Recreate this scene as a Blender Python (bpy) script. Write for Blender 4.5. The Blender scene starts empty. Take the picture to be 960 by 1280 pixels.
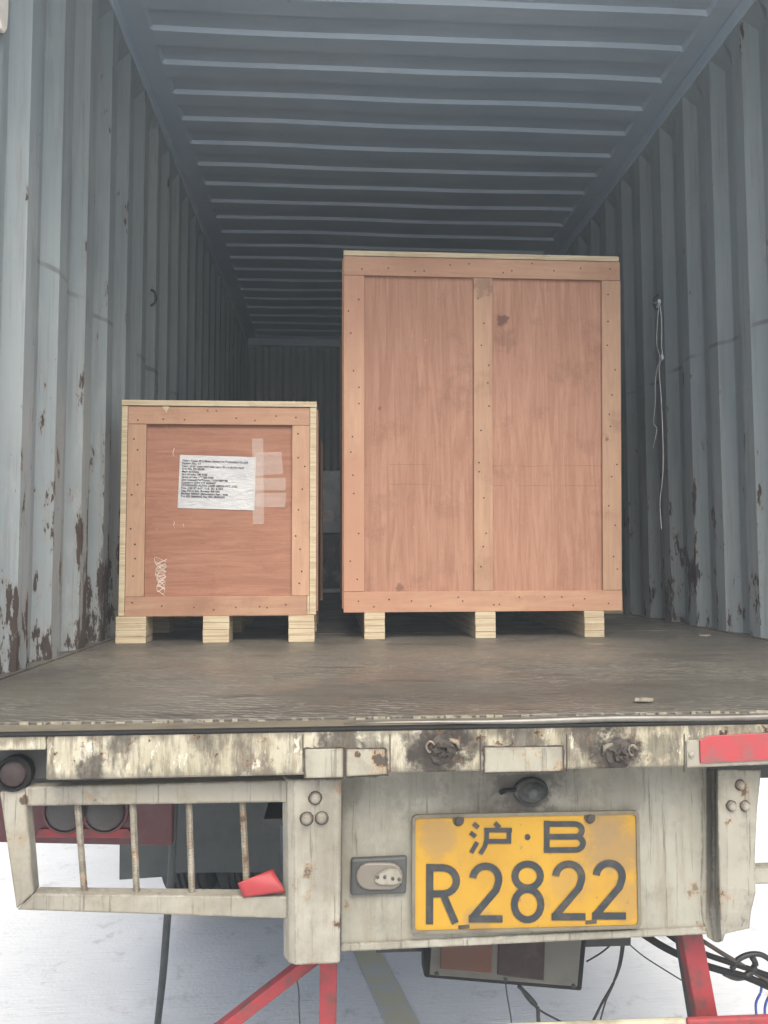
import bpy, bmesh, math, random
from mathutils import Vector, Matrix
random.seed(7)
R = math.radians
sc = bpy.context.scene
C = sc.collection

# ------------------------------------------------------------------ camera
HAZE = 0.016
CAM_Z = 1.75                       # eye height above the yard
CAM = Vector((0, 0, CAM_Z))
FPX = 960.0                        # focal length in photo pixels (960 x 1280 frame)
cam_d = bpy.data.cameras.new('camera')
cam_d.sensor_fit = 'AUTO'; cam_d.sensor_width = 36; cam_d.lens = 36 * FPX / 1280
cam_d.clip_start = 0.05; cam_d.clip_end = 3000
cam = bpy.data.objects.new('camera', cam_d); C.objects.link(cam)
ROT = Matrix.Rotation(R(-3.70), 3, 'Z') @ Matrix.Rotation(R(90 + 3.57), 3, 'X') @ Matrix.Rotation(R(-0.18), 3, 'Z')
cam.matrix_world = Matrix.Translation(CAM) @ ROT.to_4x4()
sc.camera = cam

# ------------------------------------------------------------------ sky, sun, exposure
SUN_EL, SUN_AZ = 50, 172           # soft overcast light, from behind and above
w = bpy.data.worlds.new('World'); sc.world = w; w.use_nodes = True
nt = w.node_tree; nt.nodes.clear()
sky = nt.nodes.new('ShaderNodeTexSky'); sky.sky_type = 'NISHITA'; sky.sun_disc = False
sky.sun_elevation = R(SUN_EL); sky.sun_rotation = R(SUN_AZ)
sky.air_density = 1.0; sky.dust_density = 4.0; sky.ozone_density = 0.15
bg = nt.nodes.new('ShaderNodeBackground'); bg.inputs['Strength'].default_value = 0.10
wo = nt.nodes.new('ShaderNodeOutputWorld')
nt.links.new(sky.outputs[0], bg.inputs[0]); nt.links.new(bg.outputs[0], wo.inputs[0])
sun_d = bpy.data.lights.new('sun', 'SUN'); sun_d.energy = 1.5; sun_d.angle = R(42); sun_d.color = (1, 0.98, 0.91)
sun = bpy.data.objects.new('sun', sun_d); C.objects.link(sun)
az = R(SUN_AZ)                     # Nishita: rotation measured from +Y towards +X
sdir = Vector((math.sin(az) * math.cos(R(SUN_EL)), math.cos(az) * math.cos(R(SUN_EL)), math.sin(R(SUN_EL))))
sun.rotation_euler = sdir.to_track_quat('Z', 'Y').to_euler()
vs = sc.view_settings
vs.view_transform = 'Standard'; vs.look = 'None'; vs.gamma = 1; vs.use_curve_mapping = False
vs.exposure = 1.6
cy = sc.cycles
cy.max_bounces = 14; cy.diffuse_bounces = 10; cy.glossy_bounces = 4; cy.transmission_bounces = 6
cy.use_denoising = True; cy.sample_clamp_indirect = 6

# ------------------------------------------------------------------ pixel -> place
def ray(px, py):
    return (ROT @ Vector(((px - 480) / FPX, -(py - 640) / FPX, -1))).normalized()
def P(px, py, Y):                  # point on the upright plane at distance Y
    d = ray(px, py); return CAM + d * (Y / d.y)
def PX(px, py, X):                 # point on a side wall
    d = ray(px, py); return CAM + d * (X / d.x)
def PZ(px, py, Z):                 # point on a level surface
    d = ray(px, py); return CAM + d * ((Z - CAM_Z) / d.z)

# ------------------------------------------------------------------ mesh helpers
def bm_new(): return bmesh.new()
def add_box(bm, x0, x1, y0, y1, z0, z1):
    v = [bm.verts.new((x, y, z)) for x in (x0, x1) for y in (y0, y1) for z in (z0, z1)]
    for f in ((0, 1, 3, 2), (4, 6, 7, 5), (0, 4, 5, 1), (2, 3, 7, 6), (0, 2, 6, 4), (1, 5, 7, 3)):
        bm.faces.new([v[i] for i in f])
def add_prism(bm, pts, off):       # closed outline, extruded by vector off
    off = Vector(off); a = [bm.verts.new(p) for p in pts]; b = [bm.verts.new(Vector(p) + off) for p in pts]
    n = len(pts)
    bm.faces.new(a); bm.faces.new(b[::-1])
    for i in range(n): bm.faces.new((a[i], b[i], b[(i + 1) % n], a[(i + 1) % n]))
def add_tube(bm, pts, r, n=8, cap=True):
    pts = [Vector(p) for p in pts]; rings = []
    rr = r if isinstance(r, (list, tuple)) else [r] * len(pts)
    for i, p in enumerate(pts):
        t = (pts[min(i + 1, len(pts) - 1)] - pts[max(i - 1, 0)]).normalized()
        up = Vector((0, 0, 1)) if abs(t.z) < 0.9 else Vector((0, 1, 0))
        a = t.cross(up).normalized(); b = t.cross(a).normalized()
        rings.append([bm.verts.new(p + (a * math.cos(2 * math.pi * k / n) + b * math.sin(2 * math.pi * k / n)) * rr[i]) for k in range(n)])
    for i in range(len(rings) - 1):
        for k in range(n):
            bm.faces.new((rings[i][k], rings[i][(k + 1) % n], rings[i + 1][(k + 1) % n], rings[i + 1][k]))
    if cap: bm.faces.new(rings[0][::-1]); bm.faces.new(rings[-1])
def add_lathe(bm, c, axis, prof, n=20, up=None):  # prof: (radius, height along axis)
    axis = Vector(axis).normalized(); c = Vector(c)
    u = Vector((0, 0, 1)) if abs(axis.z) < 0.9 else Vector((1, 0, 0))
    a = axis.cross(u).normalized(); b = axis.cross(a).normalized(); rings = []
    for (r, h) in prof:
        rings.append([bm.verts.new(c + axis * h + (a * math.cos(2 * math.pi * k / n) + b * math.sin(2 * math.pi * k / n)) * max(r, 1e-4)) for k in range(n)])
    for i in range(len(rings) - 1):
        for k in range(n):
            bm.faces.new((rings[i][k], rings[i + 1][k], rings[i + 1][(k + 1) % n], rings[i][(k + 1) % n]))
    bm.faces.new(rings[0]); bm.faces.new(rings[-1][::-1])
def add_quad_bar(bm, quad, depth): # four points on an upright plane, pushed back
    add_prism(bm, quad, (0, depth, 0))
def spline(pts, n=6):
    pts = [Vector(p) for p in pts]; out = []
    for i in range(len(pts) - 1):
        p0 = pts[max(i - 1, 0)]; p1 = pts[i]; p2 = pts[i + 1]; p3 = pts[min(i + 2, len(pts) - 1)]
        for k in range(n):
            t = k / n
            out.append(0.5 * ((2 * p1) + (p2 - p0) * t + (2 * p0 - 5 * p1 + 4 * p2 - p3) * t * t + (3 * p1 - p0 - 3 * p2 + p3) * t ** 3))
    out.append(pts[-1]); return out

def obj(name, bm, m, parent=None, bevel=0, smooth=False, seg=2):
    bmesh.ops.recalc_face_normals(bm, faces=bm.faces)
    me = bpy.data.meshes.new(name); bm.to_mesh(me); bm.free()
    return obj_me(name, me, m, parent, bevel, smooth, seg)
def obj_me(name, me, m, parent=None, bevel=0, smooth=False, seg=2):
    if m: 
        me.materials.clear(); me.materials.append(m)
    o = bpy.data.objects.new(name, me); C.objects.link(o)
    if smooth:
        for p in me.polygons: p.use_smooth = True
    if bevel:
        b = o.modifiers.new('bevel', 'BEVEL'); b.width = bevel; b.segments = seg; b.limit_method = 'ANGLE'; b.angle_limit = R(40)
    if parent: put(o, parent)
    return o
def put(o, parent):
    o.parent = parent
    wm = Vector(parent.get('_w', (0, 0, 0)))
    o.matrix_parent_inverse = Matrix.Translation(-wm)
def thing(name, label, cat, loc=(0, 0, 0), group=None):
    o = bpy.data.objects.new(name, None); C.objects.link(o); o.location = loc
    o['_w'] = tuple(loc); o['label'] = label; o['category'] = cat
    o.empty_display_size = 0.1
    if group: o['group'] = group
    return o
def tag(o, label, cat, group=None):
    o['label'] = label; o['category'] = cat
    if group: o['group'] = group
    return o
def boxo(name, x0, x1, y0, y1, z0, z1, m, parent=None, bevel=0.002):
    bm = bm_new(); add_box(bm, x0, x1, y0, y1, z0, z1); return obj(name, bm, m, parent, bevel)
def quado(name, px4, Y, depth, m, parent=None, bevel=0.002):
    bm = bm_new(); add_quad_bar(bm, [P(x, y, Y) for x, y in px4], depth); return obj(name, bm, m, parent, bevel)
def tubeo(name, pts, r, m, parent=None, n=8, smooth=True):
    bm = bm_new(); add_tube(bm, pts, r, n); return obj(name, bm, m, parent, 0, smooth)

# ------------------------------------------------------------------ materials
class Mat:
    def __init__(s, name):
        s.m = bpy.data.materials.new(name); s.m.use_nodes = True
        s.t = s.m.node_tree; s.b = s.t.nodes['Principled BSDF']
        s.geo = s.t.nodes.new('ShaderNodeNewGeometry'); s.pos = s.geo.outputs['Position']
        s.tc = s.t.nodes.new('ShaderNodeTexCoord').outputs['Object']
    def n(s, typ, **kw):
        nd = s.t.nodes.new(typ)
        for k, v in kw.items(): setattr(nd, k, v)
        return nd
    def L(s, a, b): s.t.links.new(a, b)
    def inp(s, nd, i, v):
        if hasattr(v, 'is_output') or isinstance(v, bpy.types.NodeSocket): s.L(v, nd.inputs[i])
        else: nd.inputs[i].default_value = v
    def vec(s, scale=(1, 1, 1), loc=(0, 0, 0), rot=(0, 0, 0), src=None):
        nd = s.n('ShaderNodeMapping'); s.L(src or s.tc, nd.inputs[0])
        nd.inputs[1].default_value = loc; nd.inputs[2].default_value = rot; nd.inputs[3].default_value = scale
        return nd.outputs[0]
    def noise(s, scale, det=4, rough=0.55, v=None, dist=0):
        nd = s.n('ShaderNodeTexNoise'); s.L(v or s.tc, nd.inputs['Vector'])
        nd.inputs['Scale'].default_value = scale; nd.inputs['Detail'].default_value = det
        nd.inputs['Roughness'].default_value = rough; nd.inputs['Distortion'].default_value = dist
        return nd.outputs[0]
    def ramp(s, f, lo, hi, a=0.0, b=1.0):
        nd = s.n('ShaderNodeMapRange', interpolation_type='SMOOTHSTEP'); s.inp(nd, 0, f)
        nd.inputs[1].default_value = lo; nd.inputs[2].default_value = hi; nd.inputs[3].default_value = a; nd.inputs[4].default_value = b
        return nd.outputs[0]
    def math(s, op, a, b=0.0):
        nd = s.n('ShaderNodeMath', operation=op); s.inp(nd, 0, a); s.inp(nd, 1, b); return nd.outputs[0]
    def mix(s, f, a, b):
        nd = s.n('ShaderNodeMix', data_type='RGBA')
        s.inp(nd, 0, f)
        for i, v in ((6, a), (7, b)):
            if isinstance(v, (tuple, list)): nd.inputs[i].default_value = (*v[:3], 1)
            else: s.L(v, nd.inputs[i])
        return nd.outputs[2]
    def xyz(s, src=None):
        nd = s.n('ShaderNodeSeparateXYZ'); s.L(src or s.pos, nd.inputs[0]); return nd.outputs
    def bump(s, h, strength=0.3, dist=0.01):
        nd = s.n('ShaderNodeBump'); nd.inputs['Strength'].default_value = strength; nd.inputs['Distance'].default_value = dist
        s.L(h, nd.inputs['Height']); s.L(nd.outputs[0], s.b.inputs['Normal']); return nd
    def spot(s, p, r, wob=None):    # 1 inside a ragged blot at world point p, 0 outside
        nd = s.n('ShaderNodeVectorMath', operation='DISTANCE'); s.L(s.pos, nd.inputs[0]); nd.inputs[1].default_value = p
        d = nd.outputs['Value']
        if wob is not None: d = s.math('ADD', d, s.math('MULTIPLY', s.math('SUBTRACT', wob, 0.5), r * 2.8))
        return s.ramp(d, r * 0.45, r, 1, 0)
    def done(s, col=None, rough=0.6, metal=0.0, spec=None):
        if col is not None: s.inp(s.b, 'Base Color', (*col[:3], 1) if isinstance(col, (tuple, list)) else col)
        s.inp(s.b, 'Roughness', rough); s.inp(s.b, 'Metallic', metal)
        if spec is not None: s.b.inputs['Specular IOR Level'].default_value = spec
        return s.m
def rnd(s):
    return s.n('ShaderNodeObjectInfo').outputs['Random']

FLOOR_Z = CAM_Z - 0.285
XL, XR = -0.815, 1.525             # inner faces of the container walls
ROOF_Z = FLOOR_Z + 2.375
Y_SILL, Y_END = 1.345, 7.22

def m_wall(phase, wear=1.0):
    s = Mat('container_paint'); x, y, z = s.xyz()
    h = s.math('SUBTRACT', z, FLOOR_Z)
    col = s.mix(s.ramp(s.noise(1.1, 3), .35, .7), (.255, .298, .31), (.31, .345, .35))
    streak = s.noise(1.0, 5, .65, s.vec((26, 26, 1.6)))
    col = s.mix(s.ramp(streak, .48, .72, 0, .55), col, (.19, .20, .195))
    scr = s.noise(1, 6, .75, s.vec((60, 60, 2.2), loc=(4, 4, 4)))
    col = s.mix(s.ramp(scr, .54, .70, 0, .6), col, (.17, .165, .145))
    col = s.mix(s.ramp(s.noise(9, 6, .7, s.vec((1, 1, .35))), .56, .74, 0, .4), col, (.42, .44, .43))
    # scuff line left by cargo along the wall
    wob = s.math('MULTIPLY', s.noise(2.5, 2), .05)
    line = s.math('ABSOLUTE', s.math('SUBTRACT', s.math('ADD', h, wob), 1.17))
    line = s.math('MULTIPLY', s.ramp(line, .004, .012, 1, 0), s.ramp(s.noise(7, 3), .42, .6))
    col = s.mix(s.math('MULTIPLY', line, .6), col, (.10, .095, .09))
    # chipped, rusty patches, denser low down
    low = s.ramp(h, 0.0, 1.5, 1, 0)
    low = s.math('MULTIPLY', s.math('POWER', low, 2.0), s.ramp(s.noise(1.9, 3, .6), .38, .62, .45 * wear, 1.15 * wear))
    # wear sits on the proud ridges' edges: ridge mask from the corrugation phase
    chip = s.math('ADD', s.noise(9, 9, .72, s.vec((1.8, 1.8, .55))), s.math('MULTIPLY', low, .15))
    t = s.math('FLOORED_MODULO', s.math('SUBTRACT', y, phase), .242)
    e1 = s.math('MINIMUM', s.math('MINIMUM', t, s.math('SUBTRACT', .242, t)), s.math('ABSOLUTE', s.math('SUBTRACT', t, .07)))
    edge = s.ramp(e1, .0, .022, 1, 0)
    chip = s.math('ADD', chip, s.math('MULTIPLY', edge, .055))
    c1 = s.ramp(chip, .675, .69)
    fine = s.math('ADD', s.noise(34, 5, .7, s.vec((1.4, 1.4, .6))), s.math('ADD', s.math('MULTIPLY', low, .10), s.math('MULTIPLY', edge, .06)))
    c2 = s.ramp(fine, .72, .75)
    rust = s.mix(s.noise(40, 4), (.03, .028, .03), (.085, .06, .045))
    chipm = s.math('MAXIMUM', c1, s.math('MULTIPLY', c2, .85))
    halo = s.ramp(chip, .60, .67, 0, .35)
    col = s.mix(halo, col, (.27, .24, .20)); col = s.mix(chipm, col, rust)
    s.bump(s.math('ADD', s.noise(6, 4), s.math('MULTIPLY', chipm, -.5)), .35, .008)
    return s.done(col, s.ramp(s.noise(4, 4), .3, .7, .38, .62), spec=.45)
def m_roof():
    s = Mat('container_roof_paint')
    col = s.mix(s.ramp(s.noise(1.6, 4), .35, .7), (.39, .475, .56), (.45, .53, .605))
    col = s.mix(s.ramp(s.noise(14, 6, .7), .6, .75, 0, .25), col, (.32, .32, .32))
    col = s.mix(s.ramp(s.noise(1, 6, .7, s.vec((2.5, 22, 2))), .55, .75, 0, .35), col, (.30, .31, .31))
    col = s.mix(s.ramp(s.noise(19, 8, .75), .67, .70, 0, .7), col, (.12, .075, .045))
    s.bump(s.noise(4, 4), .5, .012)
    return s.done(col, .55)
def m_ply(name, axis, a, b, dark, smudge=.25, red=None, lines=(), knots=()):
    s = Mat(name); r = rnd(s)
    sc_ = {'x': (2.0, 26, 26), 'z': (26, 26, 1.8)}[axis]
    off = s.n('ShaderNodeCombineXYZ'); s.L(s.math('MULTIPLY', r, 40), off.inputs[0]); s.L(s.math('MULTIPLY', r, 23), off.inputs[2])
    add = s.n('ShaderNodeVectorMath', operation='ADD'); s.L(s.tc, add.inputs[0]); s.L(off.outputs[0], add.inputs[1])
    v = s.vec(sc_, src=add.outputs[0])
    g = s.noise(1.6, 8, .62, v, 1.2)
    col = s.mix(s.ramp(g, .3, .72), a, b)
    g2 = s.noise(7, 6, .7, v, .4)
    col = s.mix(s.ramp(g2, .52, .74, 0, .45), col, dark)
    big = s.noise(2.1, 4, .6, add.outputs[0])
    col = s.mix(s.ramp(big, .45, .75, 0, smudge), col, dark)
    col = s.mix(s.ramp(s.noise(30, 4, .7, v), .66, .72, 0, .4), col, tuple(min(1, c * 1.35) for c in b))
    knot = s.noise(3.3, 2, .5, s.vec((1, 1, .6), src=add.outputs[0]), .5)
    col = s.mix(s.ramp(knot, .71, .77, 0, .55), col, tuple(c * .55 for c in dark))
    fl = s.noise(9, 5, .7, s.vec(tuple(c * 1.6 for c in sc_), src=add.outputs[0]), .2)
    col = s.mix(s.ramp(fl, .60, .68, 0, .5), col, tuple(c * .8 for c in dark))
    col = s.mix(s.ramp(s.noise(6, 8, .72, add.outputs[0]), .52, .68, 0, .38), col, tuple(c * .75 for c in dark))
    col = s.mix(s.ramp(s.noise(48, 5, .7, add.outputs[0]), .64, .69, 0, .35), col, tuple(min(1, c * 1.3) for c in b))
    if red: col = s.mix(s.math('MULTIPLY', s.math('POWER', r, 1.6), s.ramp(s.noise(1.7, 4, .6, add.outputs[0]), .35, .6, .25, .9)), col, red)
    for zl_ in lines:
        zz = s.math('ADD', s.xyz()[2], s.math('MULTIPLY', s.noise(3, 3, .6, s.pos), .02))
        ln = s.math('MULTIPLY', s.ramp(s.math('ABSOLUTE', s.math('SUBTRACT', zz, zl_ + .01)), .0006, .0026, 1, 0), s.ramp(s.noise(9, 4, .6, s.vec((1, 1, .1), src=s.pos)), .45, .58))
        col = s.mix(s.math('MULTIPLY', ln, .3), col, tuple(c * .45 for c in dark))
    for p_, r_, k_ in knots: col = s.mix(s.math('MULTIPLY', s.spot(p_, r_, s.noise(30, 6, .7)), k_), col, tuple(c * .4 for c in dark))
    hs = s.n('ShaderNodeHueSaturation'); s.L(col, hs.inputs['Color']); s.L(s.ramp(r, 0, 1, .88, 1.1), hs.inputs['Value'])
    s.bump(g2, .25, .002)
    return s.done(hs.outputs[0], .68, spec=.3)
def m_lumber():
    s = Mat('pale_plywood_edge')
    z = s.noise(1, 4, .6, s.vec((5, 5, 190)))
    col = s.mix(s.ramp(z, .4, .62), (.48, .41, .285), (.37, .29, .19))
    col = s.mix(s.ramp(s.noise(22, 5), .5, .75, 0, .5), col, (.31, .235, .15))
    s.bump(z, .3, .002)
    return s.done(col, .75, spec=.25)
def m_floor():
    s = Mat('worn_floor'); r = rnd(s)
    base = s.mix(s.ramp(s.noise(1.8, 6, .65), .3, .72), (.055, .051, .042), (.095, .089, .074))
    wav = s.n('ShaderNodeTexWave', wave_type='BANDS', bands_direction='Y'); s.L(s.vec((1, 1, 1), rot=(0, 0, R(12)), src=s.pos), wav.inputs['Vector'])
    wav.inputs['Scale'].default_value = 14; wav.inputs['Distortion'].default_value = 7; wav.inputs['Detail'].default_value = 2
    wav.inputs['Detail Scale'].default_value = 2.2
    wv = s.math('MULTIPLY', s.ramp(wav.outputs['Fac'], .55, .95), s.ramp(s.noise(2.2, 3, .5, s.pos), .30, .58))
    col = s.mix(s.math('MULTIPLY', wv, .7), base, (.19, .178, .15))
    col = s.mix(s.ramp(s.noise(6, 7, .7, s.vec((.5, 2.2, 1), src=s.pos)), .54, .70, 0, .75), col, (.028, .027, .026))
    col = s.mix(s.ramp(s.noise(45, 5, .7, s.pos), .62, .7, 0, .5), col, (.22, .205, .18))
    s.bump(s.math('ADD', wv, s.noise(40, 3, .6, s.pos)), .35, .003)
    return s.done(col, s.ramp(s.noise(5, 4), .3, .7, .36, .62), spec=.4)
def m_white(name, dirt=.5, rusty=.5, blots=(), rusts=(), base=((.37, .34, .255), (.48, .45, .36)), vertical=True, chip=.64):
    s = Mat(name)
    col = s.mix(s.ramp(s.noise(5, 5), .3, .7), *base)
    st = s.noise(1, 6, .7, s.vec((48, 48, 5) if vertical else (9, 9, 9)))
    col = s.mix(s.ramp(st, .46, .70, 0, dirt), col, (.17, .145, .10))
    dd = s.noise(13, 8, .72)
    col = s.mix(s.ramp(dd, .52, .72, 0, dirt), col, (.11, .10, .08))
    ch = s.noise(17, 9, .72, s.vec((1, 1, .8), loc=(3, 1, 2)))
    for p, r_, k in rusts: ch = s.math('ADD', ch, s.math('MULTIPLY', s.spot(p, r_), k))
    col = s.mix(s.ramp(ch, chip - .05, chip, 0, rusty), col, (.26, .15, .07))
    cm = s.ramp(ch, chip, chip + .025, 0, min(1, rusty * 1.6))
    col = s.mix(cm, col, (.045, .036, .03))
    gr = s.noise(3.2, 8, .7, s.vec((1, 1, .7), loc=(7, 3, 5)))
    col = s.mix(s.ramp(gr, .46, .66, 0, .6), col, (.115, .105, .082))
    dr = s.noise(1, 7, .75, s.vec((95, 95, 3.5), loc=(1, 8, 2)))
    col = s.mix(s.ramp(dr, .56, .64, 0, .7), col, (.075, .065, .048))
    bv = s.n('ShaderNodeBevel', samples=4); bv.inputs[0].default_value = .006
    dt = s.n('ShaderNodeVectorMath', operation='DOT_PRODUCT'); s.L(bv.outputs[0], dt.inputs[0]); s.L(s.geo.outputs['Normal'], dt.inputs[1])
    eg = s.math('MULTIPLY', s.ramp(dt.outputs['Value'], .92, .997, 1, 0), s.ramp(s.noise(30, 7, .75), .42, .52))
    col = s.mix(s.math('MULTIPLY', eg, .8), col, (.07, .048, .032))
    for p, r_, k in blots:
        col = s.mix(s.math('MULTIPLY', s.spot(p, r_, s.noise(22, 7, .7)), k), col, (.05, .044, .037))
    s.bump(s.math('ADD', s.math('MULTIPLY', cm, -.8), s.noise(11, 5)), .4, .006)
    return s.done(col, s.ramp(dd, .3, .7, .45, .75), spec=.35)
def m_beam(blots):
    s = Mat('beam_peeling_paint'); x, y, z = s.xyz()
    col = s.mix(s.ramp(s.noise(7, 5), .3, .7), (.27, .25, .18), (.36, .34, .27))
    st = s.noise(1, 7, .72, s.vec((70, 70, 7)))
    col = s.mix(s.ramp(st, .44, .62, 0, .75), col, (.15, .125, .085))
    st2 = s.noise(1, 7, .75, s.vec((24, 24, 6), loc=(5, 2, 1)))
    col = s.mix(s.ramp(st2, .47, .62, 0, .85), col, (.085, .075, .06))
    pale = s.noise(1, 6, .7, s.vec((38, 38, 16), loc=(9, 0, 4)))
    col = s.mix(s.ramp(pale, .58, .64, 0, .8), col, (.46, .435, .36))
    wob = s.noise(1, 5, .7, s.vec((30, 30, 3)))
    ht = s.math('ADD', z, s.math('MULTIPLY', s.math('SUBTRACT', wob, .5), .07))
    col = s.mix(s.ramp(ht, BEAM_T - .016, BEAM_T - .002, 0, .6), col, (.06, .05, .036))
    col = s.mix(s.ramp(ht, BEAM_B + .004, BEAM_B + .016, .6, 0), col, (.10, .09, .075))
    for p, r_, k in blots:
        col = s.mix(s.math('MULTIPLY', s.spot(p, r_, s.noise(26, 8, .75)), k), col, (.035, .03, .026))
    ch = s.noise(24, 9, .74)
    cm = s.ramp(ch, .60, .63)
    col = s.mix(s.ramp(ch, .55, .61, 0, .7), col, (.16, .10, .055)); col = s.mix(cm, col, (.04, .033, .028))
    s.bump(s.math('ADD', s.math('MULTIPLY', cm, -.8), s.noise(16, 6)), .6, .008)
    return s.done(col, .7, spec=.25)
def m_plain(name, col, rough=.6, metal=0, var=.35, scale=12, dark=None, spec=None, bump=.15):
    s = Mat(name); d = dark or tuple(c * .5 for c in col)
    c = s.mix(s.ramp(s.noise(scale, 6, .65), .42, .72, 0, var * 1.6), col, d)
    if bump: s.bump(s.noise(scale * 3, 4), bump, .003)
    return s.done(c, rough, metal, spec)
def m_ground():
    s = Mat('yard_concrete')
    col = s.mix(s.ramp(s.noise(.9, 5, .6, s.pos), .3, .7), (.60, .605, .59), (.68, .68, .66))
    br = s.noise(1, 5, .65, s.vec((5, 130, 1), rot=(0, 0, R(3)), src=s.pos), .3)
    col = s.mix(s.ramp(br, .48, .70, 0, .25), col, (.36, .365, .365))
    col = s.mix(s.ramp(s.noise(7, 8, .72, s.pos), .54, .70, 0, .45), col, (.25, .25, .24))
    col = s.mix(s.ramp(s.noise(38, 6, .75, s.pos), .64, .70, 0, .6), col, (.12, .12, .115))
    col = s.mix(s.ramp(s.noise(2.3, 7, .7, s.vec(loc=(3, 7, 0), src=s.pos)), .58, .72, 0, .3), col, (.40, .395, .38))
    s.bump(s.math('ADD', br, s.math('MULTIPLY', s.noise(60, 4, .6, s.pos), .8)), .6, .006)
    return s.done(col, .8, spec=.25)
def m_lens(name, col, rough=.25):
    s = Mat(name)
    c = s.mix(s.ramp(s.noise(18, 6, .7), .4, .7, 0, .6), col, tuple(.5 * v + .04 for v in col))
    return s.done(c, rough, spec=.5)
def m_film():
    s = Mat('stretch_film')
    c = s.mix(s.ramp(s.noise(7, 4), .4, .65), (.14, .155, .17), (.36, .38, .40))
    s.bump(s.noise(9, 6, .7, s.vec((1, 1, .5)), 1.5), 1.0, .04)
    return s.done(c, .22, spec=.6)
def m_tape():
    s = Mat('clear_tape')
    s.b.inputs['Alpha'].default_value = .22
    s.bump(s.noise(60, 3), .4, .002)
    return s.done((.75, .68, .62), .25, spec=.6)
def m_paper():
    s = Mat('label_paper')
    c = s.mix(s.ramp(s.noise(14, 4), .4, .7), (.47, .475, .48), (.40, .41, .42))
    s.bump(s.noise(16, 4, .6, s.vec((1, 1, 3)), 1), .8, .006)
    return s.done(c, .5, spec=.4)
def m_plate():
    s = Mat('plate_yellow')
    c = s.mix(s.ramp(s.noise(8, 5), .35, .7), (.34, .195, .018), (.285, .16, .018))
    c = s.mix(s.ramp(s.noise(10, 8, .72, s.vec((1, 1, .5))), .5, .74, 0, .75), c, (.20, .125, .05))
    for p_, r_, k_ in ((P(775, 1060, 1.418), .07, .75), (P(760, 1030, 1.418), .05, .6), (P(545, 1050, 1.418), .045, .6), (P(790, 1120, 1.418), .05, .5), (P(600, 1150, 1.418), .03, .5), (P(700, 1105, 1.418), .03, .35)):
        c = s.mix(s.math('MULTIPLY', s.spot(p_, r_, s.noise(14, 7, .7)), k_), c, (.185, .125, .06))
    c = s.mix(s.ramp(s.noise(55, 5, .7), .62, .70, 0, .7), c, (.10, .07, .04))
    return s.done(c, .5, spec=.35)

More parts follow.
